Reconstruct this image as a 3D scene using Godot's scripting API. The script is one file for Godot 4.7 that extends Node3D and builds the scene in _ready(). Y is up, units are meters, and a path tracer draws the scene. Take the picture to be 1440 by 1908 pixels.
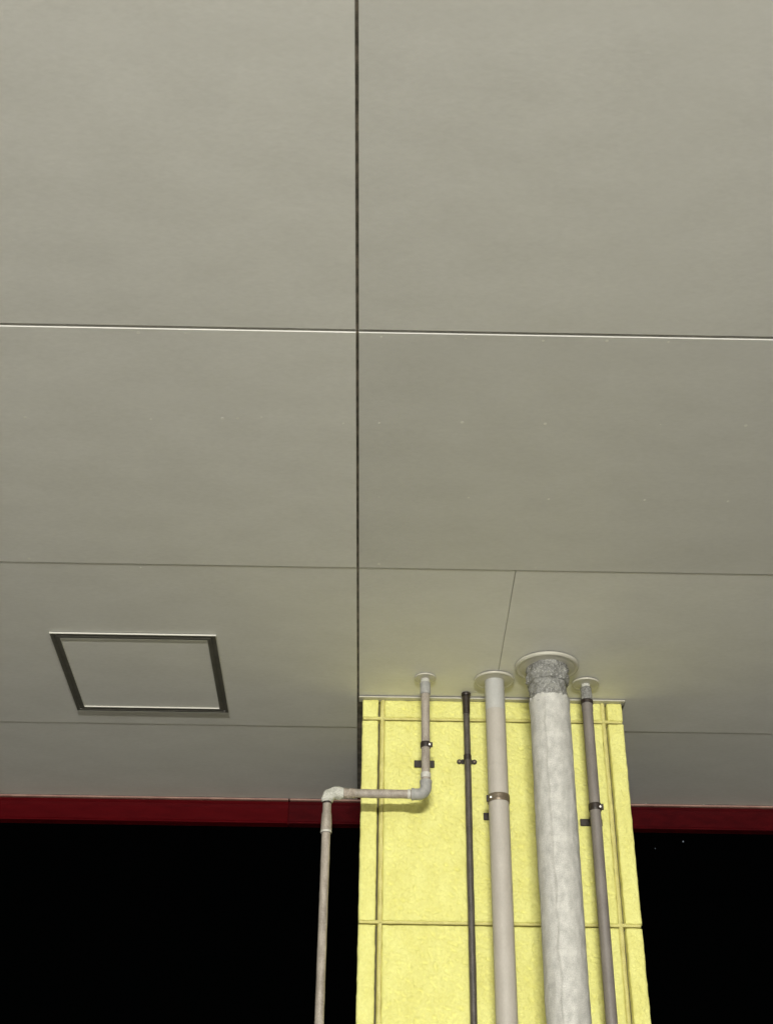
extends Node3D
# A canopy soffit at night: painted boards, a yellow panelled pier and the pipes in front of it.
# Camera at the origin of the plan, looking along -z; metres.

const EYE := 1.6            # camera height
const CEIL := 3.5           # underside of the soffit boards
const WALL := -3.74         # front face of the pier
var rng := RandomNumberGenerator.new()
var M := {}

# ------------------------------------------------------------------ small helpers
func lin(r: float, g: float, b: float) -> Color:
	return Color(r, g, b).linear_to_srgb()

func tag(o: Node, label: String, category: String, group := "") -> Node:
	o.set_meta("label", label)
	o.set_meta("category", category)
	if group != "":
		o.set_meta("group", group)
	return o

func thing(called: String, at: Vector3, label: String, category: String, group := "") -> Node3D:
	var o := Node3D.new()
	o.name = called
	add_child(o, true)
	o.position = at
	tag(o, label, category, group)
	return o

func put(mesh: Mesh, called: String, mat: Material, parent: Node, at := Vector3.ZERO) -> MeshInstance3D:
	var o := MeshInstance3D.new()
	o.mesh = mesh
	o.name = called
	o.material_override = mat
	parent.add_child(o, true)
	o.position = at
	return o

func tri(st: SurfaceTool, a: Vector3, b: Vector3, c: Vector3, away: Vector3) -> void:
	if (a - c).cross(a - b).dot(away) < 0.0:
		var t := b
		b = c
		c = t
	st.add_vertex(a)
	st.add_vertex(b)
	st.add_vertex(c)

func quad(st: SurfaceTool, a: Vector3, b: Vector3, c: Vector3, d: Vector3, away: Vector3) -> void:
	tri(st, a, b, c, away)
	tri(st, a, c, d, away)

func start(flat := true) -> SurfaceTool:
	var st := SurfaceTool.new()
	st.begin(Mesh.PRIMITIVE_TRIANGLES)
	st.set_smooth_group(-1 if flat else 0)
	return st

func done(st: SurfaceTool) -> ArrayMesh:
	st.generate_normals()
	return st.commit()

# box with chamfered edges
func add_box(st: SurfaceTool, lo: Vector3, hi: Vector3, b: float) -> void:
	var mid := (lo + hi) * 0.5
	var half := (hi - lo) * 0.5
	var ax := [Vector3.RIGHT, Vector3.UP, Vector3.BACK]
	var corner := func(s: Vector3, along: int) -> Vector3:
		var p := mid
		for k in 3:
			p += ax[k] * s[k] * (half[k] - (0.0 if k == along else b))
		return p
	for k in 3:
		var u := (k + 1) % 3
		var v := (k + 2) % 3
		for s in [-1.0, 1.0]:
			var q := []
			for w in [[-1.0, -1.0], [1.0, -1.0], [1.0, 1.0], [-1.0, 1.0]]:
				var sg := Vector3.ZERO
				sg[k] = s
				sg[u] = w[0]
				sg[v] = w[1]
				q.append(corner.call(sg, k))
			quad(st, q[0], q[1], q[2], q[3], ax[k] * s)
		if b > 0.0:
			for s in [-1.0, 1.0]:
				for t in [-1.0, 1.0]:
					var q := []
					for w in [-1.0, 1.0]:
						var sg := Vector3.ZERO
						sg[u] = s
						sg[v] = t
						sg[k] = w
						q.append(corner.call(sg, u))
						q.append(corner.call(sg, v))
					quad(st, q[0], q[1], q[3], q[2], ax[u] * s + ax[v] * t)
	if b > 0.0:
		for i in 8:
			var sg := Vector3(1.0 if i & 1 else -1.0, 1.0 if i & 2 else -1.0, 1.0 if i & 4 else -1.0)
			tri(st, corner.call(sg, 0), corner.call(sg, 1), corner.call(sg, 2), sg)

func box(lo: Vector3, hi: Vector3, b := 0.001) -> ArrayMesh:
	var st := start()
	add_box(st, lo, hi, b)
	return done(st)

# plan outline (x, z) made into a board; the lower edge is chamfered
func board(outline: PackedVector2Array, y0: float, y1: float, b: float) -> ArrayMesh:
	var st := start()
	var n := outline.size()
	var sgn := -1.0 if Geometry2D.is_polygon_clockwise(outline) else 1.0
	var inner := PackedVector2Array()
	for i in n:
		var d0 := (outline[i] - outline[(i + n - 1) % n]).normalized()
		var d1 := (outline[(i + 1) % n] - outline[i]).normalized()
		inner.append(outline[i] + (Vector2(-d0.y, d0.x) + Vector2(-d1.y, d1.x)) * sgn * b)
	var ids := Geometry2D.triangulate_polygon(outline)
	for i in range(0, ids.size(), 3):
		var p := []
		var q := []
		for k in 3:
			p.append(Vector3(inner[ids[i + k]].x, y0, inner[ids[i + k]].y))
			q.append(Vector3(outline[ids[i + k]].x, y1, outline[ids[i + k]].y))
		tri(st, p[0], p[1], p[2], Vector3.DOWN)
		tri(st, q[0], q[1], q[2], Vector3.UP)
	for i in n:
		var j := (i + 1) % n
		var e := (outline[j] - outline[i]).normalized()
		var away := Vector3(e.y, 0, -e.x) * sgn
		var a := Vector3(outline[i].x, y0 + b, outline[i].y)
		var c := Vector3(outline[j].x, y0 + b, outline[j].y)
		quad(st, Vector3(inner[i].x, y0, inner[i].y), Vector3(inner[j].x, y0, inner[j].y), c, a, away + Vector3.DOWN)
		quad(st, a, c, Vector3(c.x, y1, c.z), Vector3(a.x, y1, a.z), away)
	return done(st)

# profile of (radius, height) pairs turned about +y; flat along the profile, smooth around it
func add_lathe(st: SurfaceTool, profile: Array, segs := 40, xf := Transform3D.IDENTITY) -> void:
	for i in profile.size() - 1:
		var p: Vector2 = profile[i]
		var q: Vector2 = profile[i + 1]
		var d := (q - p).normalized()
		for k in segs:
			var f := []
			for w in [k, k + 1]:
				var a: float = TAU * w / segs
				var c := Vector3(cos(a), 0, sin(a))
				f.append([c * p.x + Vector3.UP * p.y, c * q.x + Vector3.UP * q.y, (c * d.y - Vector3.UP * d.x).normalized()])
			for v in [[0, 0], [1, 0], [1, 1], [0, 0], [1, 1], [0, 1]]:
				st.set_normal(xf.basis * f[v[0]][2])
				st.add_vertex(xf * f[v[0]][v[1]])

func lathe(profile: Array, segs := 40, xf := Transform3D.IDENTITY) -> ArrayMesh:
	var st := start()
	add_lathe(st, profile, segs, xf)
	return st.commit()

# a round tube along a path, with a radius at each point and optional lumps
func tube(path: PackedVector3Array, radii: PackedFloat32Array, segs := 32, lump = null) -> ArrayMesh:
	var st := start(false)
	var n := path.size()
	var rings := []
	var side := Vector3.ZERO
	for i in n:
		var t := (path[mini(i + 1, n - 1)] - path[maxi(i - 1, 0)]).normalized()
		if side == Vector3.ZERO:
			side = Vector3.RIGHT if absf(t.x) < 0.8 else Vector3.UP
		side = (side - t * side.dot(t)).normalized()
		var up := t.cross(side)
		var ring := []
		for k in segs:
			var a := TAU * k / segs
			var d := side * cos(a) + up * sin(a)
			var r := radii[i]
			if lump != null:
				r += lump.call(path[i] + d * r, d, i)
			ring.append(path[i] + d * r)
		rings.append(ring)
	for i in n - 1:
		for k in segs:
			var j := (k + 1) % segs
			var away: Vector3 = rings[i][k] + rings[i][j] + rings[i + 1][k] + rings[i + 1][j] - 2.0 * (path[i] + path[i + 1])
			quad(st, rings[i][k], rings[i][j], rings[i + 1][j], rings[i + 1][k], away)
	return done(st)

func straight(a: Vector3, b: Vector3, r: float, rows: int, segs := 32, lump = null) -> ArrayMesh:
	var p := PackedVector3Array()
	var q := PackedFloat32Array()
	for i in rows + 1:
		p.append(a.lerp(b, float(i) / rows))
		q.append(r)
	return tube(p, q, segs, lump)

func noise(kind: int, freq: float, octaves: int, sd: int) -> FastNoiseLite:
	var f := FastNoiseLite.new()
	f.noise_type = kind as FastNoiseLite.NoiseType
	f.frequency = freq
	f.seed = sd
	f.fractal_octaves = octaves
	f.fractal_type = FastNoiseLite.FRACTAL_FBM if octaves > 1 else FastNoiseLite.FRACTAL_NONE
	return f

# ------------------------------------------------------------------ computed textures
func field(f: FastNoiseLite, size: int) -> PackedByteArray:
	var im := f.get_seamless_image(size, size, false, false, 0.15, true)
	im.convert(Image.FORMAT_L8)
	return im.get_data()

func gray(d: PackedByteArray, size: int) -> ImageTexture:
	return ImageTexture.create_from_image(Image.create_from_data(size, size, false, Image.FORMAT_L8, d))

func blend(a: PackedByteArray, b: PackedByteArray, w: float) -> PackedByteArray:
	var o := PackedByteArray()
	o.resize(a.size())
	for i in a.size():
		o[i] = int(a[i] * (1.0 - w) + b[i] * w)
	return o

# two linear colours mixed by two noise fields, plus specks where the second field peaks
func paint(size: int, a: PackedByteArray, wa: float, b: PackedByteArray, wb: float, c0: Color, c1: Color, speck := Color.BLACK, above := 300) -> ImageTexture:
	var lut := PackedByteArray()
	for i in 256:
		var c := c0.lerp(c1, i / 255.0).linear_to_srgb()
		lut.append_array([c.r8, c.g8, c.b8])
	var sp := speck.linear_to_srgb()
	var o := PackedByteArray()
	o.resize(size * size * 3)
	for i in size * size:
		var t := clampi(int(127.5 + wa * (a[i] - 127.5) + wb * (b[i] - 127.5)), 0, 255) * 3
		if b[i] > above:
			o[i * 3] = sp.r8
			o[i * 3 + 1] = sp.g8
			o[i * 3 + 2] = sp.b8
		else:
			o[i * 3] = lut[t]
			o[i * 3 + 1] = lut[t + 1]
			o[i * 3 + 2] = lut[t + 2]
	return ImageTexture.create_from_image(Image.create_from_data(size, size, false, Image.FORMAT_RGB8, o))

func mat(c: Color, rough: float, metal := 0.0) -> StandardMaterial3D:
	var m := StandardMaterial3D.new()
	m.albedo_color = c
	m.roughness = rough
	m.metallic = metal
	return m

func textured(tex: Texture2D, scale: Vector3, rough: float, bump: Texture2D = null, cm := 0.0, tint := Color.WHITE) -> StandardMaterial3D:
	var m := mat(tint, rough)
	m.albedo_texture = tex
	m.uv1_triplanar = true
	m.uv1_world_triplanar = true
	m.uv1_scale = scale
	if bump:
		m.heightmap_enabled = true
		m.heightmap_texture = bump
		m.heightmap_scale = cm
	return m

func make_materials() -> void:
	var S := 1024
	var broad := field(noise(FastNoiseLite.TYPE_SIMPLEX_SMOOTH, 0.006, 4, 11), S)
	var fine := field(noise(FastNoiseLite.TYPE_SIMPLEX_SMOOTH, 0.06, 4, 12), S)
	var grain := field(noise(FastNoiseLite.TYPE_VALUE_CUBIC, 0.25, 2, 13), S)
	var warp := noise(FastNoiseLite.TYPE_SIMPLEX_SMOOTH, 0.022, 3, 14)
	warp.fractal_type = FastNoiseLite.FRACTAL_RIDGED
	warp.domain_warp_enabled = true
	warp.domain_warp_amplitude = 28.0
	warp.domain_warp_frequency = 0.02
	var swirl := field(warp, S)
	var cells := noise(FastNoiseLite.TYPE_CELLULAR, 0.035, 1, 15)
	var crumple := field(cells, S)
	var bf := blend(fine, grain, 0.5)
	# painted soffit board: greige paint, faint patches and roller streaks along x
	var soffit := paint(S, broad, 0.55, bf, 0.75, Color(0.652, 0.643, 0.608), Color(0.752, 0.743, 0.713))
	var relief := gray(blend(fine, grain, 0.65), S)
	M.boards = []
	for k in [1.0, 0.968, 1.022]:
		var m := textured(soffit, Vector3(0.55, 0.9, 1.1), 0.62, relief, 0.018, Color(k, k, k * 0.995))
		m.uv1_offset = Vector3(k * 7.3, 0, k * 3.1)
		M.boards.append(m)
	M.joint = textured(paint(S, broad, 1.4, grain, 0.5, Color(0.10, 0.096, 0.08), Color(0.32, 0.275, 0.22)), Vector3(3, 3, 3), 0.9)
	M.screw = textured(soffit, Vector3(9, 9, 9), 0.7, null, 0.0, Color(1.05, 1.05, 1.03))
	# yellow masonry coating on the pier panels
	var yellow := paint(S, broad, 0.65, bf, 0.7, Color(0.685, 0.642, 0.186), Color(0.845, 0.830, 0.316))
	M.yellow = textured(yellow, Vector3(1.7, 1.2, 1.7), 0.75, gray(blend(swirl, grain, 0.25), S), 0.36)
	var seal := paint(S, broad, 0.9, fine, 0.9, Color(0.53, 0.475, 0.16), Color(0.73, 0.68, 0.265))
	M.sealant = textured(seal, Vector3(5, 3.5, 5), 0.6, gray(fine, S), 0.15)
	M.core = mat(lin(0.10, 0.09, 0.06), 0.95)
	M.cream = textured(paint(S, broad, 0.6, fine, 0.5, Color(0.46, 0.44, 0.37), Color(0.57, 0.55, 0.47)), Vector3(4, 4, 4), 0.45)
	# pipes
	var worn := gray(blend(fine, grain, 0.4), S)
	M.pink = textured(paint(S, broad, 1.1, fine, 1.1, Color(0.235, 0.20, 0.165), Color(0.46, 0.405, 0.345), Color(0.55, 0.50, 0.43), 222), Vector3(7, 2.2, 7), 0.55, worn, 0.05)
	M.fitting = textured(paint(S, broad, 0.8, fine, 0.9, Color(0.25, 0.25, 0.24), Color(0.42, 0.41, 0.39), Color(0.68, 0.67, 0.62), 205), Vector3(8, 8, 8), 0.55, worn, 0.06)
	M.white_fitting = textured(paint(S, broad, 1.0, fine, 1.0, Color(0.36, 0.36, 0.31), Color(0.70, 0.69, 0.63), Color(0.82, 0.81, 0.76), 176), Vector3(8, 8, 8), 0.6, gray(crumple, S), 0.2)
	M.smear = textured(paint(S, broad, 1.0, fine, 1.0, Color(0.25, 0.20, 0.155), Color(0.44, 0.38, 0.32), Color(0.66, 0.62, 0.56), 178), Vector3(9, 9, 9), 0.6, gray(crumple, S), 0.15)
	M.putty = textured(paint(S, broad, 1.0, fine, 1.0, Color(0.44, 0.42, 0.37), Color(0.70, 0.68, 0.63)), Vector3(9, 9, 9), 0.6, worn, 0.08)
	M.dark = textured(paint(S, broad, 1.0, fine, 0.9, Color(0.040, 0.036, 0.028), Color(0.115, 0.098, 0.085), Color(0.22, 0.20, 0.17), 218), Vector3(5, 2.5, 5), 0.42, worn, 0.05)
	M.steel = textured(paint(S, broad, 1.0, fine, 1.0, Color(0.012, 0.009, 0.007), Color(0.045, 0.031, 0.025)), Vector3(9, 9, 9), 0.4, worn, 0.05)
	M.band = textured(paint(S, broad, 1.0, fine, 1.0, Color(0.16, 0.125, 0.09), Color(0.34, 0.28, 0.21)), Vector3(6, 6, 6), 0.33, worn, 0.04)
	M.band.metallic = 0.6
	M.grey_pipe = textured(paint(S, broad, 0.7, fine, 0.5, Color(0.40, 0.365, 0.32), Color(0.51, 0.47, 0.42)), Vector3(4, 1.3, 4), 0.5, worn, 0.025)
	M.pale_pipe = textured(paint(S, broad, 0.7, fine, 0.5, Color(0.40, 0.395, 0.375), Color(0.50, 0.495, 0.475)), Vector3(4, 2, 4), 0.5, worn, 0.025)
	M.jacket = textured(paint(S, broad, 1.1, fine, 1.1, Color(0.39, 0.382, 0.355), Color(0.64, 0.622, 0.58), Color(0.70, 0.68, 0.64), 224), Vector3(5, 3.4, 5), 0.5, gray(blend(swirl, fine, 0.4), S), 0.10)
	M.tape = textured(paint(S, broad, 1.0, fine, 1.2, Color(0.14, 0.138, 0.13), Color(0.36, 0.355, 0.33), Color(0.70, 0.69, 0.65), 196), Vector3(4.2, 4.2, 4.2), 0.42, gray(crumple, S), 0.5)
	M.brown_pipe = textured(paint(S, broad, 0.8, fine, 0.6, Color(0.16, 0.140, 0.125), Color(0.245, 0.218, 0.198)), Vector3(5, 1.6, 5), 0.5, worn, 0.03)
	M.alu = textured(paint(S, broad, 0.8, grain, 0.4, Color(0.085, 0.082, 0.066), Color(0.125, 0.12, 0.10)), Vector3(3, 3, 3), 0.5)
	M.edge = mat(lin(0.62, 0.61, 0.55), 0.45)
	M.red = textured(paint(S, broad, 0.8, fine, 0.6, Color(0.052, 0.0012, 0.0026), Color(0.080, 0.0025, 0.0042)), Vector3(1.2, 5, 5), 0.6)
	M.red_dark = textured(paint(S, broad, 1.0, fine, 0.8, Color(0.036, 0.0020, 0.0032), Color(0.064, 0.0032, 0.0048)), Vector3(2.2, 5, 5), 0.6)
	M.red.metallic_specular = 0.12
	M.red_dark.metallic_specular = 0.12
	M.red_lip = textured(paint(S, broad, 0.9, fine, 0.7, Color(0.24, 0.12, 0.10), Color(0.40, 0.25, 0.20)), Vector3(1.5, 6, 6), 0.5)
	M.concrete = textured(paint(S, broad, 0.8, bf, 0.8, Color(0.26, 0.25, 0.23), Color(0.38, 0.37, 0.34)), Vector3(0.5, 0.5, 0.5), 0.85, relief, 0.1)
	M.asphalt = textured(paint(S, broad, 0.6, grain, 1.0, Color(0.030, 0.030, 0.030), Color(0.075, 0.074, 0.072)), Vector3(0.7, 0.7, 0.7), 0.9, relief, 0.2)
	M.facade = textured(paint(S, broad, 0.6, bf, 0.5, Color(0.52, 0.51, 0.47), Color(0.62, 0.61, 0.57)), Vector3(0.5, 0.5, 0.5), 0.8, relief, 0.05)
	M.slab = mat(lin(0.30, 0.29, 0.27), 0.9)

# ------------------------------------------------------------------ the scene
func _ready() -> void:
	rng.seed = 7
	var cam := Camera3D.new()
	cam.name = "camera"
	cam.fov = 39.756
	cam.near = 0.05
	cam.far = 2000.0
	add_child(cam)
	cam.position = Vector3(0, EYE, 0)
	cam.basis = Basis(Vector3.UP, deg_to_rad(-0.501)) * Basis(Vector3.RIGHT, deg_to_rad(34.393)) * Basis(Vector3.BACK, deg_to_rad(0.695))
	cam.current = true

	var env := Environment.new()
	env.background_mode = Environment.BG_SKY
	var night := ProceduralSkyMaterial.new()
	night.sky_top_color = Color(0.010, 0.012, 0.012)
	night.sky_horizon_color = Color(0.016, 0.020, 0.017)
	night.ground_bottom_color = Color(0.01, 0.01, 0.01)
	night.ground_horizon_color = Color(0.016, 0.018, 0.016)
	night.sun_angle_max = 0.0
	var sky := Sky.new()
	sky.sky_material = night
	env.sky = sky
	env.background_energy_multiplier = 0.5
	env.tonemap_mode = Environment.TONE_MAPPER_LINEAR
	env.tonemap_exposure = 1.0
	env.sdfgi_enabled = true
	env.ssao_enabled = true
	env.ssil_enabled = true
	var we := WorldEnvironment.new()
	we.name = "surroundings"
	we.environment = env
	add_child(we)

	make_materials()
	build_lamp()
	build_setting()
	build_ceiling()
	build_fascia()
	build_pier()
	build_hatch()
	build_bent_pipe()
	build_conduit()
	build_grey_pipe()
	build_jacketed_pipe()
	build_brown_pipe()
	build_stars()

# the long luminaire on the shop front behind the camera; everything in view is lit from there
func build_lamp() -> void:
	var at := Vector3(-0.10, 2.25, 5.15)
	var t := thing("wall_lamp", at, "long white wall lamp on the pale shop front facing the pier", "lamp")
	put(box(Vector3(-0.80, -0.15, 0.02), Vector3(0.80, 0.15, 0.13), 0.01), "housing", mat(lin(0.6, 0.6, 0.6), 0.5), t)
	var glow := mat(Color(0.9, 0.9, 0.9), 0.4)
	glow.emission_enabled = true
	glow.emission = Color(1.0, 0.995, 0.965)
	glow.emission_energy_multiplier = 1.5
	put(box(Vector3(-0.75, -0.11, -0.02), Vector3(0.75, 0.11, 0.02), 0.006), "diffuser", glow, t)
	var l := AreaLight3D.new()
	l.name = "lamp_light"
	l.area_size = Vector2(1.5, 0.22)
	l.area_normalize_energy = true
	l.light_color = Color(1.0, 0.995, 0.965)
	l.light_energy = 66.5
	l.area_range = 60.0
	l.shadow_enabled = true
	t.add_child(l)
	l.position = Vector3(0, 0, -0.03)

func build_setting() -> void:
	var g := put(box(Vector3(-400, -0.3, -400), Vector3(400, -0.004, 400), 0.0), "ground", M.asphalt, self)
	g.set_meta("kind", "structure")
	var p := put(box(Vector3(-9, -0.2, -4.8), Vector3(9, 0.0, 5.30), 0.01), "pavement", M.concrete, self)
	p.set_meta("kind", "structure")
	var f := thing("shop_front", Vector3(0, 0, 5.44), "pale rendered shop front that carries the long lamp", "building")
	put(box(Vector3(-9, 0, -0.15), Vector3(9, CEIL, 0.15), 0.0), "wall", M.facade, f)
	put(box(Vector3(-9, 0, -0.165), Vector3(9, 0.15, -0.15), 0.002), "skirting", M.slab, f)

func build_ceiling() -> void:
	var c := Node3D.new()
	c.name = "ceiling"
	add_child(c)
	c.position = Vector3(0, CEIL, 0)
	c.set_meta("kind", "structure")
	var gx := 0.003     # half joint across x
	var gz := 0.0025
	var xs := [-9.14, -7.32, -5.50, -3.68, -1.863, -0.044, 1.776, 3.596, 5.416, 7.236, 9.05]
	var zs := [5.27, 5.142, 4.232, 3.322, 2.412, 1.502, 0.592, -0.318, -1.228, -2.138, -3.028, -3.947, -4.512]
	var kinds: Array = M.boards
	for i in xs.size() - 1:
		for j in zs.size() - 1:
			var x0: float = xs[i] + gx
			var x1: float = xs[i + 1] - gx
			var z1: float = zs[j] - gz
			var z0: float = zs[j + 1] + (gz if j != 8 else 0.0055)
			var outlines := []
			if i == 5 and j == 10:
				# two pieces cut round the pipes and the pier
				outlines.append(PackedVector2Array([Vector2(x0, z1), Vector2(0.3537, z1), Vector2(0.3537, WALL - 0.01), Vector2(x0, WALL - 0.01)]))
				outlines.append(PackedVector2Array([Vector2(0.3549, z1), Vector2(x1, z1), Vector2(x1, z0), Vector2(0.742, z0), Vector2(0.742, WALL - 0.01), Vector2(0.3549, WALL - 0.01)]))
			elif i == 5 and j == 11:
				outlines.append(PackedVector2Array([Vector2(0.742, z1), Vector2(x1, z1), Vector2(x1, z0), Vector2(0.742, z0)]))
				outlines.append(PackedVector2Array([Vector2(-0.015, -4.15), Vector2(0.7395, -4.15), Vector2(0.7395, z0), Vector2(-0.015, z0)]))
			else:
				outlines.append(PackedVector2Array([Vector2(x0, z1), Vector2(x1, z1), Vector2(x1, z0), Vector2(x0, z0)]))
			# the boards nearer than the third joint sit a few millimetres higher
			var y := 0.0008 if j < 9 else (0.0 if j == 9 else (0.0018 if j == 10 else 0.0036))
			for o in outlines:
				put(board(o, y, y + 0.009, 0.0008), "ceiling_board", kinds[(i * 5 + j * 2 + i * j) % 3], c)
	# furring strips behind the joints, the dark bottom of each gap
	for i in range(1, xs.size() - 1):
		put(box(Vector3(xs[i] - 0.02, 0.0126, -4.5), Vector3(xs[i] + 0.02, 0.03, 5.25), 0.0), "furring_strip", M.joint, c)
	for j in range(1, zs.size() - 1):
		for i in xs.size() - 1:
			var from: float = 0.742 if i == 5 and j == 11 else xs[i] + 0.02
			put(box(Vector3(from, 0.0126, zs[j] - 0.02), Vector3(xs[i + 1] - 0.02, 0.03, zs[j] + 0.02), 0.0), "furring_strip", M.joint, c)
	put(box(Vector3(-9.2, 0.05, -4.55), Vector3(9.2, 0.25, 5.28), 0.0), "roof_slab", M.slab, c)
	# filled screw heads, where the photograph shows them
	var sp := []
	for p in [[0.003, -2.433], [0.183, -2.426], [0.363, -2.426], [0.613, -2.421], [0.798, -2.42], [0.006, -2.714], [0.215, -2.71], [0.402, -2.711], [0.626, -2.708], [0.821, -2.707], [-0.252, -2.421], [-0.304, -2.426], [-0.337, -2.427], [-0.075, -2.437], [-0.766, -2.436], [-0.493, -2.434], [0.174, -2.152], [0.33, -2.155], [0.458, -2.152], [0.582, -2.152], [0.004, -2.152], [-0.484, -2.153], [-0.389, -2.152], [0.009, -3.007], [0.403, -3.013], [-0.091, -3.008], [-0.43, -3.014], [-0.726, -3.008], [-0.867, -3.01], [-0.592, -3.043], [1.123, -4.497], [0.927, -4.493]]:
		sp.append(p)
	for p in sp:
		var r := rng.randf_range(0.0020, 0.0046)
		var lift := rng.randf_range(0.00012, 0.00055)
		var prof := [Vector2(0.0, -0.0002), Vector2(r * 0.5, -0.0001), Vector2(r * 0.62, -0.0001 - lift), Vector2(r * 0.85, -lift), Vector2(r, 0.0004)]
		put(lathe(prof, 12), "screw_head", M.screw, c, Vector3(p[0], 0, p[1]))

func build_fascia() -> void:
	var t := thing("canopy_fascia", Vector3(0, CEIL, -4.515), "dark red metal fascia along the far edge of the canopy", "fascia")
	var cuts := [-9.1, -6.2, -3.24, -0.277, 2.69, 5.65, 9.1]
	for i in cuts.size() - 1:
		var x0: float = cuts[i] + 0.0022
		var x1: float = cuts[i + 1] - 0.0022
		var m: Material = M.red if i < 3 else M.red_dark
		# folded sheet: upper return, face, lower return
		var st := start()
		var prof := [Vector2(0.004, -0.002), Vector2(0.004, -0.012), Vector2(0.001, -0.016), Vector2(-0.0005, -0.028), Vector2(-0.0005, -0.072), Vector2(0.003, -0.078), Vector2(0.003, -0.082), Vector2(-0.03, -0.083), Vector2(-0.03, 0.2), Vector2(-0.005, 0.2), Vector2(-0.005, -0.002)]
		for k in prof.size():
			var a: Vector2 = prof[k]
			var b: Vector2 = prof[(k + 1) % prof.size()]
			var d := (b - a)
			var away := Vector3(0, d.x, -d.y)
			quad(st, Vector3(x0, a.y, a.x), Vector3(x1, a.y, a.x), Vector3(x1, b.y, b.x), Vector3(x0, b.y, b.x), away)
		var ids := Geometry2D.triangulate_polygon(PackedVector2Array(prof))
		for k in range(0, ids.size(), 3):
			for e in [[x0, Vector3.LEFT], [x1, Vector3.RIGHT]]:
				var q := []
				for w in 3:
					var pt: Vector2 = prof[ids[k + w]]
					q.append(Vector3(e[0], pt.y, pt.x))
				tri(st, q[0], q[1], q[2], e[1])
		var face := put(done(st), "fascia_panel", m, t)
		face.set_meta("label", "brighter red fascia length" if i < 3 else "darker red fascia length")
		put(box(Vector3(x0, -0.0060, 0.0042), Vector3(x1, 0.0005, 0.0180), 0.0015), "edge_trim", M.red_lip, t)
	put(box(Vector3(-0.290, -0.081, -0.029), Vector3(-0.264, 0.0, -0.012), 0.0), "joint_cover", M.red_dark, t)

# a coated concrete panel: front face with trowelled relief, rounded and slightly wavy edges
func rough_panel(x0: float, x1: float, y0: float, y1: float, depth: float, step: float, relief: float, sd: int) -> ArrayMesh:
	var nz := noise(FastNoiseLite.TYPE_SIMPLEX_SMOOTH, 46.0, 2, sd)
	var nb := noise(FastNoiseLite.TYPE_SIMPLEX_SMOOTH, 8.0, 2, sd + 40)
	var nx := maxi(2, int((x1 - x0) / step))
	var ny := maxi(2, int((y1 - y0) / step))
	var R := 0.0055
	var us := PackedFloat32Array([0.0, 0.0012, 0.003, R])
	var vs := PackedFloat32Array([0.0, 0.0012, 0.003, R])
	for i in range(1, nx):
		us.append(R + (x1 - x0 - 2 * R) * i / nx)
	for d in [R, 0.003, 0.0012, 0.0]:
		us.append(x1 - x0 - d)
	for i in range(1, ny):
		vs.append(R + (y1 - y0 - 2 * R) * i / ny)
	for d in [R, 0.003, 0.0012, 0.0]:
		vs.append(y1 - y0 - d)
	var st := start(false)
	var w := x1 - x0
	var h := y1 - y0
	var g := []
	for b in vs:
		var row := []
		for a in us:
			var ex := minf(a, w - a)
			var ey := minf(b, h - b)
			var back := 0.0
			if ex < R:
				back += R - sqrt(maxf(0.0, R * R - (R - ex) * (R - ex)))
			if ey < R:
				back += (R - sqrt(maxf(0.0, R * R - (R - ey) * (R - ey)))) * 0.8
			var X := x0 + a
			var Y := y0 + b
			# strokes run down to the right
			var u := X * 0.82 - Y * 0.57
			var v := X * 0.57 + Y * 0.82
			var z := nz.get_noise_3d(u * 0.6, v * 1.3, 0.0)
			z = (1.0 - absf(z) * 2.0) * relief * smoothstep(0.0, 0.02, minf(ex, ey) + 0.004)
			z += nb.get_noise_2d(X, Y) * relief * 0.4 - relief * 0.5
			var wob := nb.get_noise_2d(X * 3.0 + 7.0, Y * 3.0) * 0.0011
			row.append(Vector3(X + (wob if ex < R else 0.0), Y + (wob if ey < R else 0.0), z - back))
		g.append(row)
	var ru := us.size()
	var rv := vs.size()
	for j in rv - 1:
		for i in ru - 1:
			quad(st, g[j][i], g[j][i + 1], g[j + 1][i + 1], g[j + 1][i], Vector3.BACK)
	for j in rv - 1:
		for e in [[0, Vector3.LEFT], [ru - 1, Vector3.RIGHT]]:
			var a: Vector3 = g[j][e[0]]
			var b: Vector3 = g[j + 1][e[0]]
			quad(st, a, b, Vector3(b.x, b.y, -depth), Vector3(a.x, a.y, -depth), e[1])
	for i in ru - 1:
		for e in [[0, Vector3.DOWN], [rv - 1, Vector3.UP]]:
			var a: Vector3 = g[e[0]][i]
			var b: Vector3 = g[e[0]][i + 1]
			quad(st, a, b, Vector3(b.x, b.y, -depth), Vector3(a.x, a.y, -depth), e[1])
	return done(st)

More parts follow.
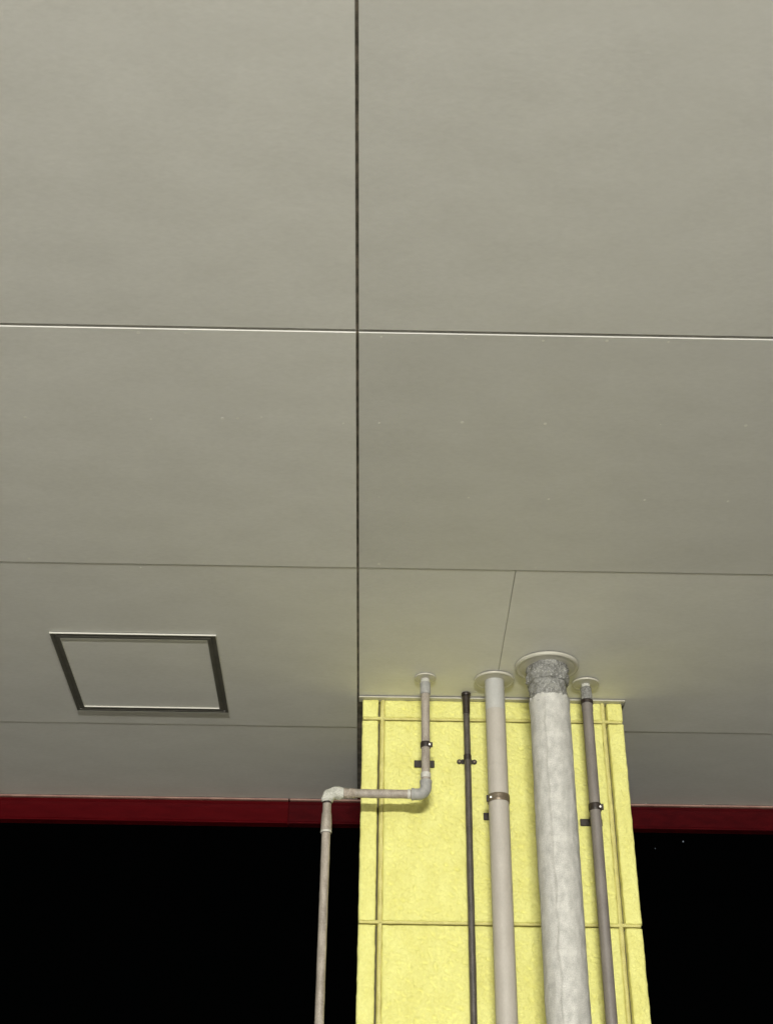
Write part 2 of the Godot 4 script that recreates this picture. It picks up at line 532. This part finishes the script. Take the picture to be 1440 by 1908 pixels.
func build_pier() -> void:
	var t := thing("pier", Vector3(0, 0, WALL), "yellow coated concrete panel pier carrying five pipes under the soffit", "pier")
	var xl := -0.030
	var xr := 0.730
	var rows := []
	var top := EYE + 1.894
	var joint := EYE + 1.8325
	while top > 0.0:
		rows.append([maxf(joint, 0.0) + 0.0052 if joint > 0.0 else 0.0, top - (0.0 if rows.is_empty() else 0.0052)])
		top = joint
		joint -= 0.600
	for k in rows.size():
		var y0: float = rows[k][0]
		var y1: float = rows[k][1]
		var near: bool = y1 > EYE + 0.7
		put(rough_panel(0.0345, 0.6675, y0, y1, 0.05, 0.0032 if near else 0.03, 0.0056, 100 + k), "panel", M.yellow, t)
		put(rough_panel(xl, 0.0165, y0, y1, 0.40, 0.004 if near else 0.03, 0.0036, 200 + k), "corner_panel", M.yellow, t)
		put(rough_panel(0.6855, xr, y0, y1, 0.40, 0.004 if near else 0.03, 0.0036, 300 + k), "corner_panel", M.yellow, t)
		# lumpy sealant in the upright joints
		for x in [0.0165, 0.6675]:
			var nz := noise(FastNoiseLite.TYPE_SIMPLEX_SMOOTH, 30.0, 2, 400 + k)
			var st := start(false)
			var n := 90 if near else 10
			var prev := []
			for i in n + 1:
				var y := lerpf(y0 - 0.004, y1 + 0.004, float(i) / n)
				var row := []
				for q in 8:
					# an open crack beside the corner panel, then a lumpy bead against the main panel
					var f: float = [0.24, 0.26, 0.30, 0.36, 0.47, 0.70, 0.90, 1.0][q]
					var dz: float = [-0.036, -0.022, -0.013, -0.009, -0.0065, -0.0045, -0.0060, -0.009][q]
					var X: float = x + 0.0180 * (f if x < 0.3 else 1.0 - f)
					var z := dz + nz.get_noise_2d(X * 2.0, y) * (0.0050 if q > 2 else 0.001)
					row.append(Vector3(X, clampf(y, 0.0, CEIL), z))
				if i > 0:
					for q in 7:
						quad(st, prev[q], prev[q + 1], row[q + 1], row[q], Vector3.BACK)
				prev = row
			put(done(st), "sealant_strip", M.sealant, t)
		# sealant in the joint under each course
		if k < rows.size() - 1:
			put(box(Vector3(xl + 0.003, y0 - 0.0062, -0.05), Vector3(xr - 0.003, y0 + 0.003, -0.0065), 0.0008), "sealant_strip", M.sealant, t)
	put(box(Vector3(xl + 0.01, 0, -0.38), Vector3(xr - 0.01, EYE + 1.895, -0.033), 0.0), "core", M.core, t)
	# thin cream trim where pier and soffit meet
	put(box(Vector3(-0.041, EYE + 1.8945, -0.02), Vector3(0.738, EYE + 1.8988, 0.0115), 0.0008), "top_trim", M.cream, t)

func build_hatch() -> void:
	var x0 := -0.884
	var x1 := -0.430
	var z1 := -3.380
	var z0 := -3.849
	var c := Vector3((x0 + x1) / 2, CEIL, (z0 + z1) / 2)
	var t := thing("access_hatch", c, "square metal-framed access hatch in the grey soffit beside the pier", "hatch")
	var hx := (x1 - x0) / 2
	var hz := (z1 - z0) / 2
	# mitred frames: each profile runs inwards from the outer edge (in, height)
	var frame := func(called: String, off: float, prof: Array, m: Material) -> void:
		for s in 4:
			var st := start()
			var q := []
			for p in prof:
				var a: float = hx - off - p.x
				var b: float = hz - off - p.x
				var cs := [Vector3(-a, p.y, b), Vector3(a, p.y, b), Vector3(a, p.y, -b), Vector3(-a, p.y, -b)]
				q.append([cs[s], cs[(s + 1) % 4]])
			var mid := Vector3.ZERO
			for e in q:
				mid += (e[0] + e[1]) * 0.5
			mid /= q.size()
			for k in q.size():
				var e: Array = q[k]
				var f: Array = q[(k + 1) % q.size()]
				quad(st, e[0], e[1], f[1], f[0], (e[0] + e[1] + f[0] + f[1]) * 0.25 - mid)
			put(done(st), called, m, t)
	frame.call("outer_frame", 0.0, [Vector2(0.0, -0.0005), Vector2(0.0, -0.0046), Vector2(0.0004, -0.0050), Vector2(0.0014, -0.0050), Vector2(0.0014, -0.0005)], M.edge)
	frame.call("frame_channel", 0.0014, [Vector2(0.0, -0.0004), Vector2(0.0, -0.0048), Vector2(0.0090, -0.0048), Vector2(0.0093, -0.0022), Vector2(0.0135, -0.0022), Vector2(0.0138, -0.0048), Vector2(0.0242, -0.0048), Vector2(0.0242, -0.0004)], M.alu)
	frame.call("inner_frame", 0.0256, [Vector2(0.0, -0.0005), Vector2(0.0, -0.0050), Vector2(0.0010, -0.0050), Vector2(0.0014, -0.0046), Vector2(0.0014, -0.0005)], M.edge)
	var dx := hx - 0.0272
	var dz := hz - 0.0272
	put(board(PackedVector2Array([Vector2(-dx, -dz), Vector2(dx, -dz), Vector2(dx, dz), Vector2(-dx, dz)]), -0.0016, -0.0002, 0.0004), "door", M.boards[2], t)

func flange(t: Node, r: float, hole: float, drop: float, turn := 0.0) -> void:
	var prof := [Vector2(hole, 0.0), Vector2(hole, -drop * 0.8), Vector2(r * 0.86, -drop * 0.62), Vector2(r * 0.90, -drop * 0.70), Vector2(r * 0.955, -drop * 0.70), Vector2(r * 0.99, -drop * 0.52), Vector2(r, -drop * 0.34), Vector2(r, 0.0)]
	put(lathe(prof, 56, Transform3D(Basis(Vector3.RIGHT, turn), Vector3.ZERO)), "flange", M.cream, t, Vector3(0, CEIL, 0))

# pipe band with an ear and bolt, a stem and a plate on the wall
func bracket(t: Node, y: float, r: float, wall_z: float, plate: Vector2, shift: float, bolt_side: float, band_h := 0.016) -> void:
	var o := r + 0.0022
	var b := put(lathe([Vector2(r - 0.001, -band_h / 2), Vector2(o, -band_h / 2), Vector2(o + 0.0005, -band_h * 0.3), Vector2(o + 0.0005, band_h * 0.3), Vector2(o, band_h / 2), Vector2(r - 0.001, band_h / 2)], 36), "pipe_band", M.band if r > 0.02 else M.steel, t, Vector3(0, y, 0))
	var st := start()
	add_box(st, Vector3(-0.0018, -band_h / 2, wall_z + 0.004), Vector3(0.0018, band_h / 2, -r), 0.0004)
	put(done(st), "stem", M.steel, b)
	var ear := start()
	add_box(ear, Vector3(o * bolt_side - 0.004, -band_h * 0.45, r * 0.2), Vector3(o * bolt_side + 0.005, band_h * 0.45, r * 0.2 + 0.005), 0.0008)
	put(done(ear), "band_ear", M.steel, b)
	put(lathe([Vector2(0, 0.005), Vector2(0.0035, 0.004), Vector2(0.0042, 0.0), Vector2(0.0042, -0.004)], 12, Transform3D(Basis(Vector3.RIGHT, PI / 2), Vector3(o * bolt_side * 0.75, -0.001, r * 0.72))), "bolt", mat(lin(0.55, 0.52, 0.47), 0.3, 0.8), b)
	put(box(Vector3(shift - plate.x / 2, y - plate.y / 2, wall_z), Vector3(shift + plate.x / 2, y + plate.y / 2, wall_z + 0.0045), 0.0015), "wall_plate", M.steel, t)

func arc(c: Vector3, a: Vector3, b: Vector3, r: float, n: int) -> PackedVector3Array:
	var p := PackedVector3Array()
	for i in n + 1:
		var w := PI / 2 * i / n
		p.append(c + (a * cos(w) + b * sin(w)) * r)
	return p

func collar(t: Node, called: String, m: Material, at: Vector3, half: float, r: float, axis := Vector3.UP, rim := 0.0015) -> void:
	var bs := Basis.IDENTITY
	if axis == Vector3.RIGHT:
		bs = Basis(Vector3.BACK, -PI / 2)
	put(lathe([Vector2(r - rim * 3, -half), Vector2(r - rim * 0.4, -half), Vector2(r, -half + rim), Vector2(r, half - rim), Vector2(r - rim * 0.4, half), Vector2(r - rim * 3, half)], 32, Transform3D(bs, Vector3.ZERO)), called, m, t, at)

# thin pipe that comes out of the soffit, runs left across the pier and drops beside it
func build_bent_pipe() -> void:
	var z := -3.612
	var t := thing("bent_pipe", Vector3(0.148, 0, z), "thin pinkish grey pipe with two elbows that steps left off the yellow pier", "pipe")
	var r := 0.0120
	var yr := EYE + 1.5435      # level of the cross run
	var xl := -0.1195 - 0.148   # lower leg, relative
	var ns := noise(FastNoiseLite.TYPE_SIMPLEX_SMOOTH, 40.0, 2, 51)
	var lumps := func(p: Vector3, _d: Vector3, _i: int) -> float: return ns.get_noise_3dv(p) * 0.0006
	put(straight(Vector3(0, CEIL + 0.02, 0), Vector3(0, yr + 0.03, 0), r, 60, 28, lumps), "upper_pipe", M.pink, t)
	put(straight(Vector3(-0.03, yr, 0), Vector3(xl + 0.03, yr, 0), r, 40, 28, lumps), "cross_pipe", M.pink, t)
	put(straight(Vector3(xl, yr - 0.028, 0), Vector3(xl, 0.0, 0), r * 0.96, 160, 28, lumps), "lower_pipe", M.pink, t)
	flange(t, 0.031, r, 0.006)
	collar(t, "socket", M.fitting, Vector3(0, CEIL - 0.036, 0), 0.018, 0.0150)
	collar(t, "socket", M.white_fitting, Vector3(0, CEIL - 0.011, 0), 0.005, 0.0128)
	# right-hand elbow
	var er := 0.022
	var p := PackedVector3Array([Vector3(0, yr + 0.036, 0)])
	p.append_array(arc(Vector3(-er, yr + er, 0), Vector3.RIGHT, Vector3.DOWN, er, 14))
	p.append(Vector3(-0.036, yr, 0))
	var rr := PackedFloat32Array()
	for i in p.size():
		rr.append(0.0158)
	put(tube(p, rr, 28), "elbow", M.fitting, t)
	collar(t, "elbow_rim", M.fitting, Vector3(0, yr + 0.036, 0), 0.004, 0.0168)
	collar(t, "elbow_rim", M.fitting, Vector3(-0.036, yr, 0), 0.004, 0.0168, Vector3.RIGHT)
	collar(t, "socket", M.putty, Vector3(0, yr + 0.055, 0), 0.0075, 0.0138)
	collar(t, "socket", M.putty, Vector3(-0.046, yr, 0), 0.004, 0.0135, Vector3.RIGHT)
	# left-hand elbow, smeared with whitish sealant, taped on its right
	var nl := noise(FastNoiseLite.TYPE_SIMPLEX_SMOOTH, 55.0, 2, 52)
	var smear := func(q: Vector3, _d: Vector3, _i: int) -> float: return nl.get_noise_3dv(q) * 0.0035
	var q2 := PackedVector3Array([Vector3(xl + 0.044, yr, 0), Vector3(xl + 0.033, yr, 0)])
	q2.append_array(arc(Vector3(xl + er, yr - er, 0), Vector3.UP, Vector3.LEFT, er, 14))
	q2.append(Vector3(xl, yr - 0.027, 0))
	var r2 := PackedFloat32Array()
	for i in q2.size():
		r2.append([0.0145, 0.0172][mini(i, 1)] if i < q2.size() - 1 else 0.0135)
	put(tube(q2, r2, 32, smear), "elbow", M.white_fitting, t)
	var tape := func(q: Vector3, d: Vector3, _i: int) -> float: return nl.get_noise_3dv(q * 1.3) * 0.0034 + sin(q.x * 900.0 + d.y * 2.0) * 0.0008
	put(straight(Vector3(xl + 0.040, yr, 0), Vector3(xl + 0.078, yr, 0), 0.0132, 26, 32, tape), "tape_wrap", M.smear, t)
	collar(t, "neck", M.steel, Vector3(xl, yr - 0.029, 0), 0.003, 0.0125)
	# sleeve below the elbow
	var yb := EYE + 1.456
	put(lathe([Vector2(0.0118, 0.030), Vector2(0.0128, 0.028), Vector2(0.0142, 0.006), Vector2(0.0146, -0.024), Vector2(0.0138, -0.027), Vector2(0.011, -0.027)], 32), "sleeve", M.pink, t, Vector3(xl, yb, 0))
	collar(t, "sleeve_rim", M.putty, Vector3(xl, yb - 0.024, 0), 0.0030, 0.0150)
	bracket(t, EYE + 1.689, r, WALL - z + 0.0015, Vector2(0.058, 0.022), 0.001, 1.0)

# thin dark conduit close to the wall
func build_conduit() -> void:
	var z := -3.708
	var t := thing("conduit", Vector3(0.2705, 0, z), "thinnest pipe, dark brown conduit held by one saddle on the yellow pier", "conduit")
	var ns := noise(FastNoiseLite.TYPE_SIMPLEX_SMOOTH, 14.0, 2, 61)
	var lumps := func(p: Vector3, d: Vector3, _i: int) -> float: return ns.get_noise_3dv(p) * 0.0008 + d.x * ns.get_noise_1d(p.y * 0.2) * 0.0008
	put(straight(Vector3(0, CEIL + 0.01, 0), Vector3(0, 0, 0), 0.0093, 190, 24, lumps), "conduit_tube", M.dark, t)
	put(lathe([Vector2(0.008, -0.008), Vector2(0.0128, -0.0075), Vector2(0.0138, -0.005), Vector2(0.0138, 0.0)], 28), "end_bush", M.steel, t, Vector3(0, CEIL, 0))
	put(lathe([Vector2(0.009, -0.06), Vector2(0.0105, -0.058), Vector2(0.0112, -0.004), Vector2(0.009, 0.0)], 28), "sleeve", M.steel, t, Vector3(0, CEIL - 0.006, 0))
	var y := EYE + 1.698
	var wz := WALL - z + 0.0015
	# saddle: base bar, two rounded lugs and the strap over the tube
	var saddle := put(box(Vector3(-0.0155, y - 0.0070, wz), Vector3(0.0155, y + 0.0070, wz + 0.0036), 0.0008), "saddle", M.steel, t)
	for s in [-1.0, 1.0]:
		put(lathe([Vector2(0, 0.004), Vector2(0.0062, 0.004), Vector2(0.0072, 0.003), Vector2(0.0072, 0)], 18, Transform3D(Basis(Vector3.RIGHT, PI / 2), Vector3(s * 0.0215, y, wz))), "lug", M.steel, saddle)
	put(lathe([Vector2(0.0088, -0.0072), Vector2(0.0112, -0.0072), Vector2(0.0112, 0.0072), Vector2(0.0088, 0.0072)], 24), "strap", M.steel, saddle, Vector3(0, y, 0))
	put(box(Vector3(-0.006, y - 0.007, wz + 0.002), Vector3(0.006, y + 0.007, -0.006), 0.0008), "standoff", M.steel, saddle)
	for s in [-1.0, 1.0]:
		put(lathe([Vector2(0, 0.0022), Vector2(0.0025, 0.0018), Vector2(0.0033, 0.0)], 12, Transform3D(Basis(Vector3.RIGHT, PI / 2), Vector3.ZERO)), "screw", M.band, saddle, Vector3(s * 0.0215, y, wz + 0.004))

func build_grey_pipe() -> void:
	var z := -3.618
	var t := thing("drain_pipe", Vector3(0.3460, 0, z), "medium pale pinkish grey drain pipe between dark conduit and fat jacketed pipe", "pipe")
	var r := 0.0278
	put(straight(Vector3(0, CEIL + 0.02, 0), Vector3(0, EYE + 1.80, 0), r * 1.005, 8, 48), "upper_pipe", M.pale_pipe, t)
	put(straight(Vector3(0, EYE + 1.801, 0), Vector3(0, 0, 0), r, 60, 48), "lower_pipe", M.grey_pipe, t)
	flange(t, 0.0572, r + 0.0005, 0.0085, deg_to_rad(1.2))
	for y in [EYE + 1.630]:
		put(lathe([Vector2(r - 0.001, -0.0008), Vector2(r + 0.0006, -0.0006), Vector2(r + 0.0006, 0.0006), Vector2(r - 0.001, 0.0008)], 48), "seam_ring", M.grey_pipe, t, Vector3(0, y, 0))
	bracket(t, EYE + 1.534, r, WALL - z + 0.0015, Vector2(0.062, 0.022), -0.002, -1.0, 0.021)

func build_jacketed_pipe() -> void:
	var z := -3.531
	var t := thing("jacketed_pipe", Vector3(0.487, 0, z), "fattest pipe, wrinkled light grey jacket, crumpled dark tape at its top", "pipe")
	var r := 0.0538
	var n1 := noise(FastNoiseLite.TYPE_SIMPLEX_SMOOTH, 9.0, 3, 71)
	var n2 := noise(FastNoiseLite.TYPE_SIMPLEX_SMOOTH, 42.0, 2, 72)
	n2.fractal_type = FastNoiseLite.FRACTAL_RIDGED
	var wrap := func(p: Vector3, d: Vector3, _i: int) -> float:
		var w := n1.get_noise_3d(p.x * 2.2, p.y * 0.7, p.z * 2.2) * 0.0019
		# the jacket laps over itself along its length
		if d.z > -0.2:
			w += 0.0022 * smoothstep(-0.03, 0.03, d.x + 0.36 + 0.10 * n1.get_noise_1d(p.y * 0.9))
		return w + (n2.get_noise_3d(p.x, p.y * 0.4, p.z) - 0.3) * 0.0007
	var yt := EYE + 1.786
	put(straight(Vector3(0, yt - 0.029, 0), Vector3(0, EYE + 0.6, 0), r, 190, 128, wrap), "jacket", M.jacket, t)
	put(straight(Vector3(0, EYE + 0.601, 0), Vector3(0, 0, 0), r, 40, 48), "lower_jacket", M.jacket, t)
	# lifted rim of the jacket where it laps over the tape
	var lip := func(p: Vector3, d: Vector3, i: int) -> float:
		var torn := 0.011 * (0.5 + n1.get_noise_2d(d.x * 0.28, d.z * 0.28)) + 0.004 * n2.get_noise_2d(d.x * 0.2, d.z * 0.2)
		if yt + 0.010 - p.y < torn:
			return -0.009
		return wrap.call(p, d, i) + n2.get_noise_3dv(p) * 0.0008
	var lp := PackedVector3Array()
	var lr := PackedFloat32Array()
	for i in 25:
		lp.append(Vector3(0, lerpf(yt + 0.010, yt - 0.03, i / 24.0), 0))
		lr.append(r + 0.0016 * (1.0 - i / 24.0))
	put(tube(lp, lr, 96, lip), "jacket_rim", M.jacket, t)
	# crumpled tape in two overlapping turns
	var c1 := noise(FastNoiseLite.TYPE_CELLULAR, 26.0, 1, 73)
	c1.cellular_return_type = FastNoiseLite.RETURN_DISTANCE2_SUB
	var crumple := func(p: Vector3, d: Vector3, _i: int) -> float:
		return c1.get_noise_3d(p.x, p.y * 1.6, p.z) * 0.0085 + n1.get_noise_3d(p.x * 3.0, p.y * 3.0, p.z * 3.0) * 0.005 + 0.002 * d.x * sin(p.y * 60.0)
	put(straight(Vector3(0, yt - 0.015, 0), Vector3(0, CEIL - 0.052, 0), 0.0580, 44, 96, crumple), "tape_wrap", M.tape, t)
	var up := PackedVector3Array()
	var ur := PackedFloat32Array()
	for i in 41:
		up.append(Vector3(0, lerpf(CEIL - 0.062, CEIL + 0.012, i / 40.0), 0))
		ur.append([0.057, 0.0640, 0.0652][mini(i, 2)])
	put(tube(up, ur, 96, crumple), "tape_wrap", M.tape, t)
	flange(t, 0.0895, 0.048, 0.0125, deg_to_rad(0.8))

func build_brown_pipe() -> void:
	var z := -3.630
	var t := thing("riser_pipe", Vector3(0.609, 0, z), "brownish grey pipe nearest the right edge of the yellow pier", "pipe")
	var r := 0.0150
	var ns := noise(FastNoiseLite.TYPE_SIMPLEX_SMOOTH, 45.0, 2, 81)
	put(straight(Vector3(0, CEIL - 0.06, 0), Vector3(0, 0, 0), r, 60, 36), "lower_pipe", M.brown_pipe, t)
	collar(t, "socket", M.white_fitting, Vector3(0, CEIL - 0.010, 0), 0.010, 0.0130)
	var knob := func(p: Vector3, _d: Vector3, _i: int) -> float: return ns.get_noise_3dv(p) * 0.0026
	var pts := PackedVector3Array()
	var rs := PackedFloat32Array()
	for e in [[-0.014, 0.0125], [-0.018, 0.0150], [-0.028, 0.0164], [-0.045, 0.0172], [-0.052, 0.0168], [-0.055, 0.0150]]:
		pts.append(Vector3(0, CEIL + e[0], 0))
		rs.append(e[1])
	put(tube(pts, rs, 36, knob), "tape_wrap", M.tape, t)
	collar(t, "socket_rim", M.steel, Vector3(0, CEIL - 0.062, 0), 0.006, 0.0178)
	collar(t, "socket_rim", M.brown_pipe, Vector3(0, CEIL - 0.078, 0), 0.012, 0.0162)
	flange(t, 0.0395, 0.0128, 0.007, deg_to_rad(2.0))
	bracket(t, EYE + 1.5205, r, WALL - z + 0.0015, Vector2(0.062, 0.021), 0.004, 1.0, 0.019)

# two faint points of light in the black sky right of the pier
func build_stars() -> void:
	for s in [[Vector3(0.2203558, 0.37496192, -0.95329055), 0.16, 0.17, "brighter of the two faint stars in the black sky right of the pier"], [Vector3(0.2007357, 0.37069937, -0.95638016), 0.13, 0.06, "fainter of the two stars, nearer the right edge of the pier"]]:
		var m := mat(Color(0.05, 0.05, 0.05), 1.0)
		m.emission_enabled = true
		m.emission = Color(0.9, 0.95, 1.0)
		m.emission_energy_multiplier = s[2]
		var b := SphereMesh.new()
		b.radius = s[1]
		b.height = s[1] * 2
		b.radial_segments = 12
		b.rings = 6
		var dir: Vector3 = s[0]
		tag(put(b, "star", m, self, Vector3(0, EYE, 0) + dir * 300.0), s[3], "star", "faint stars")
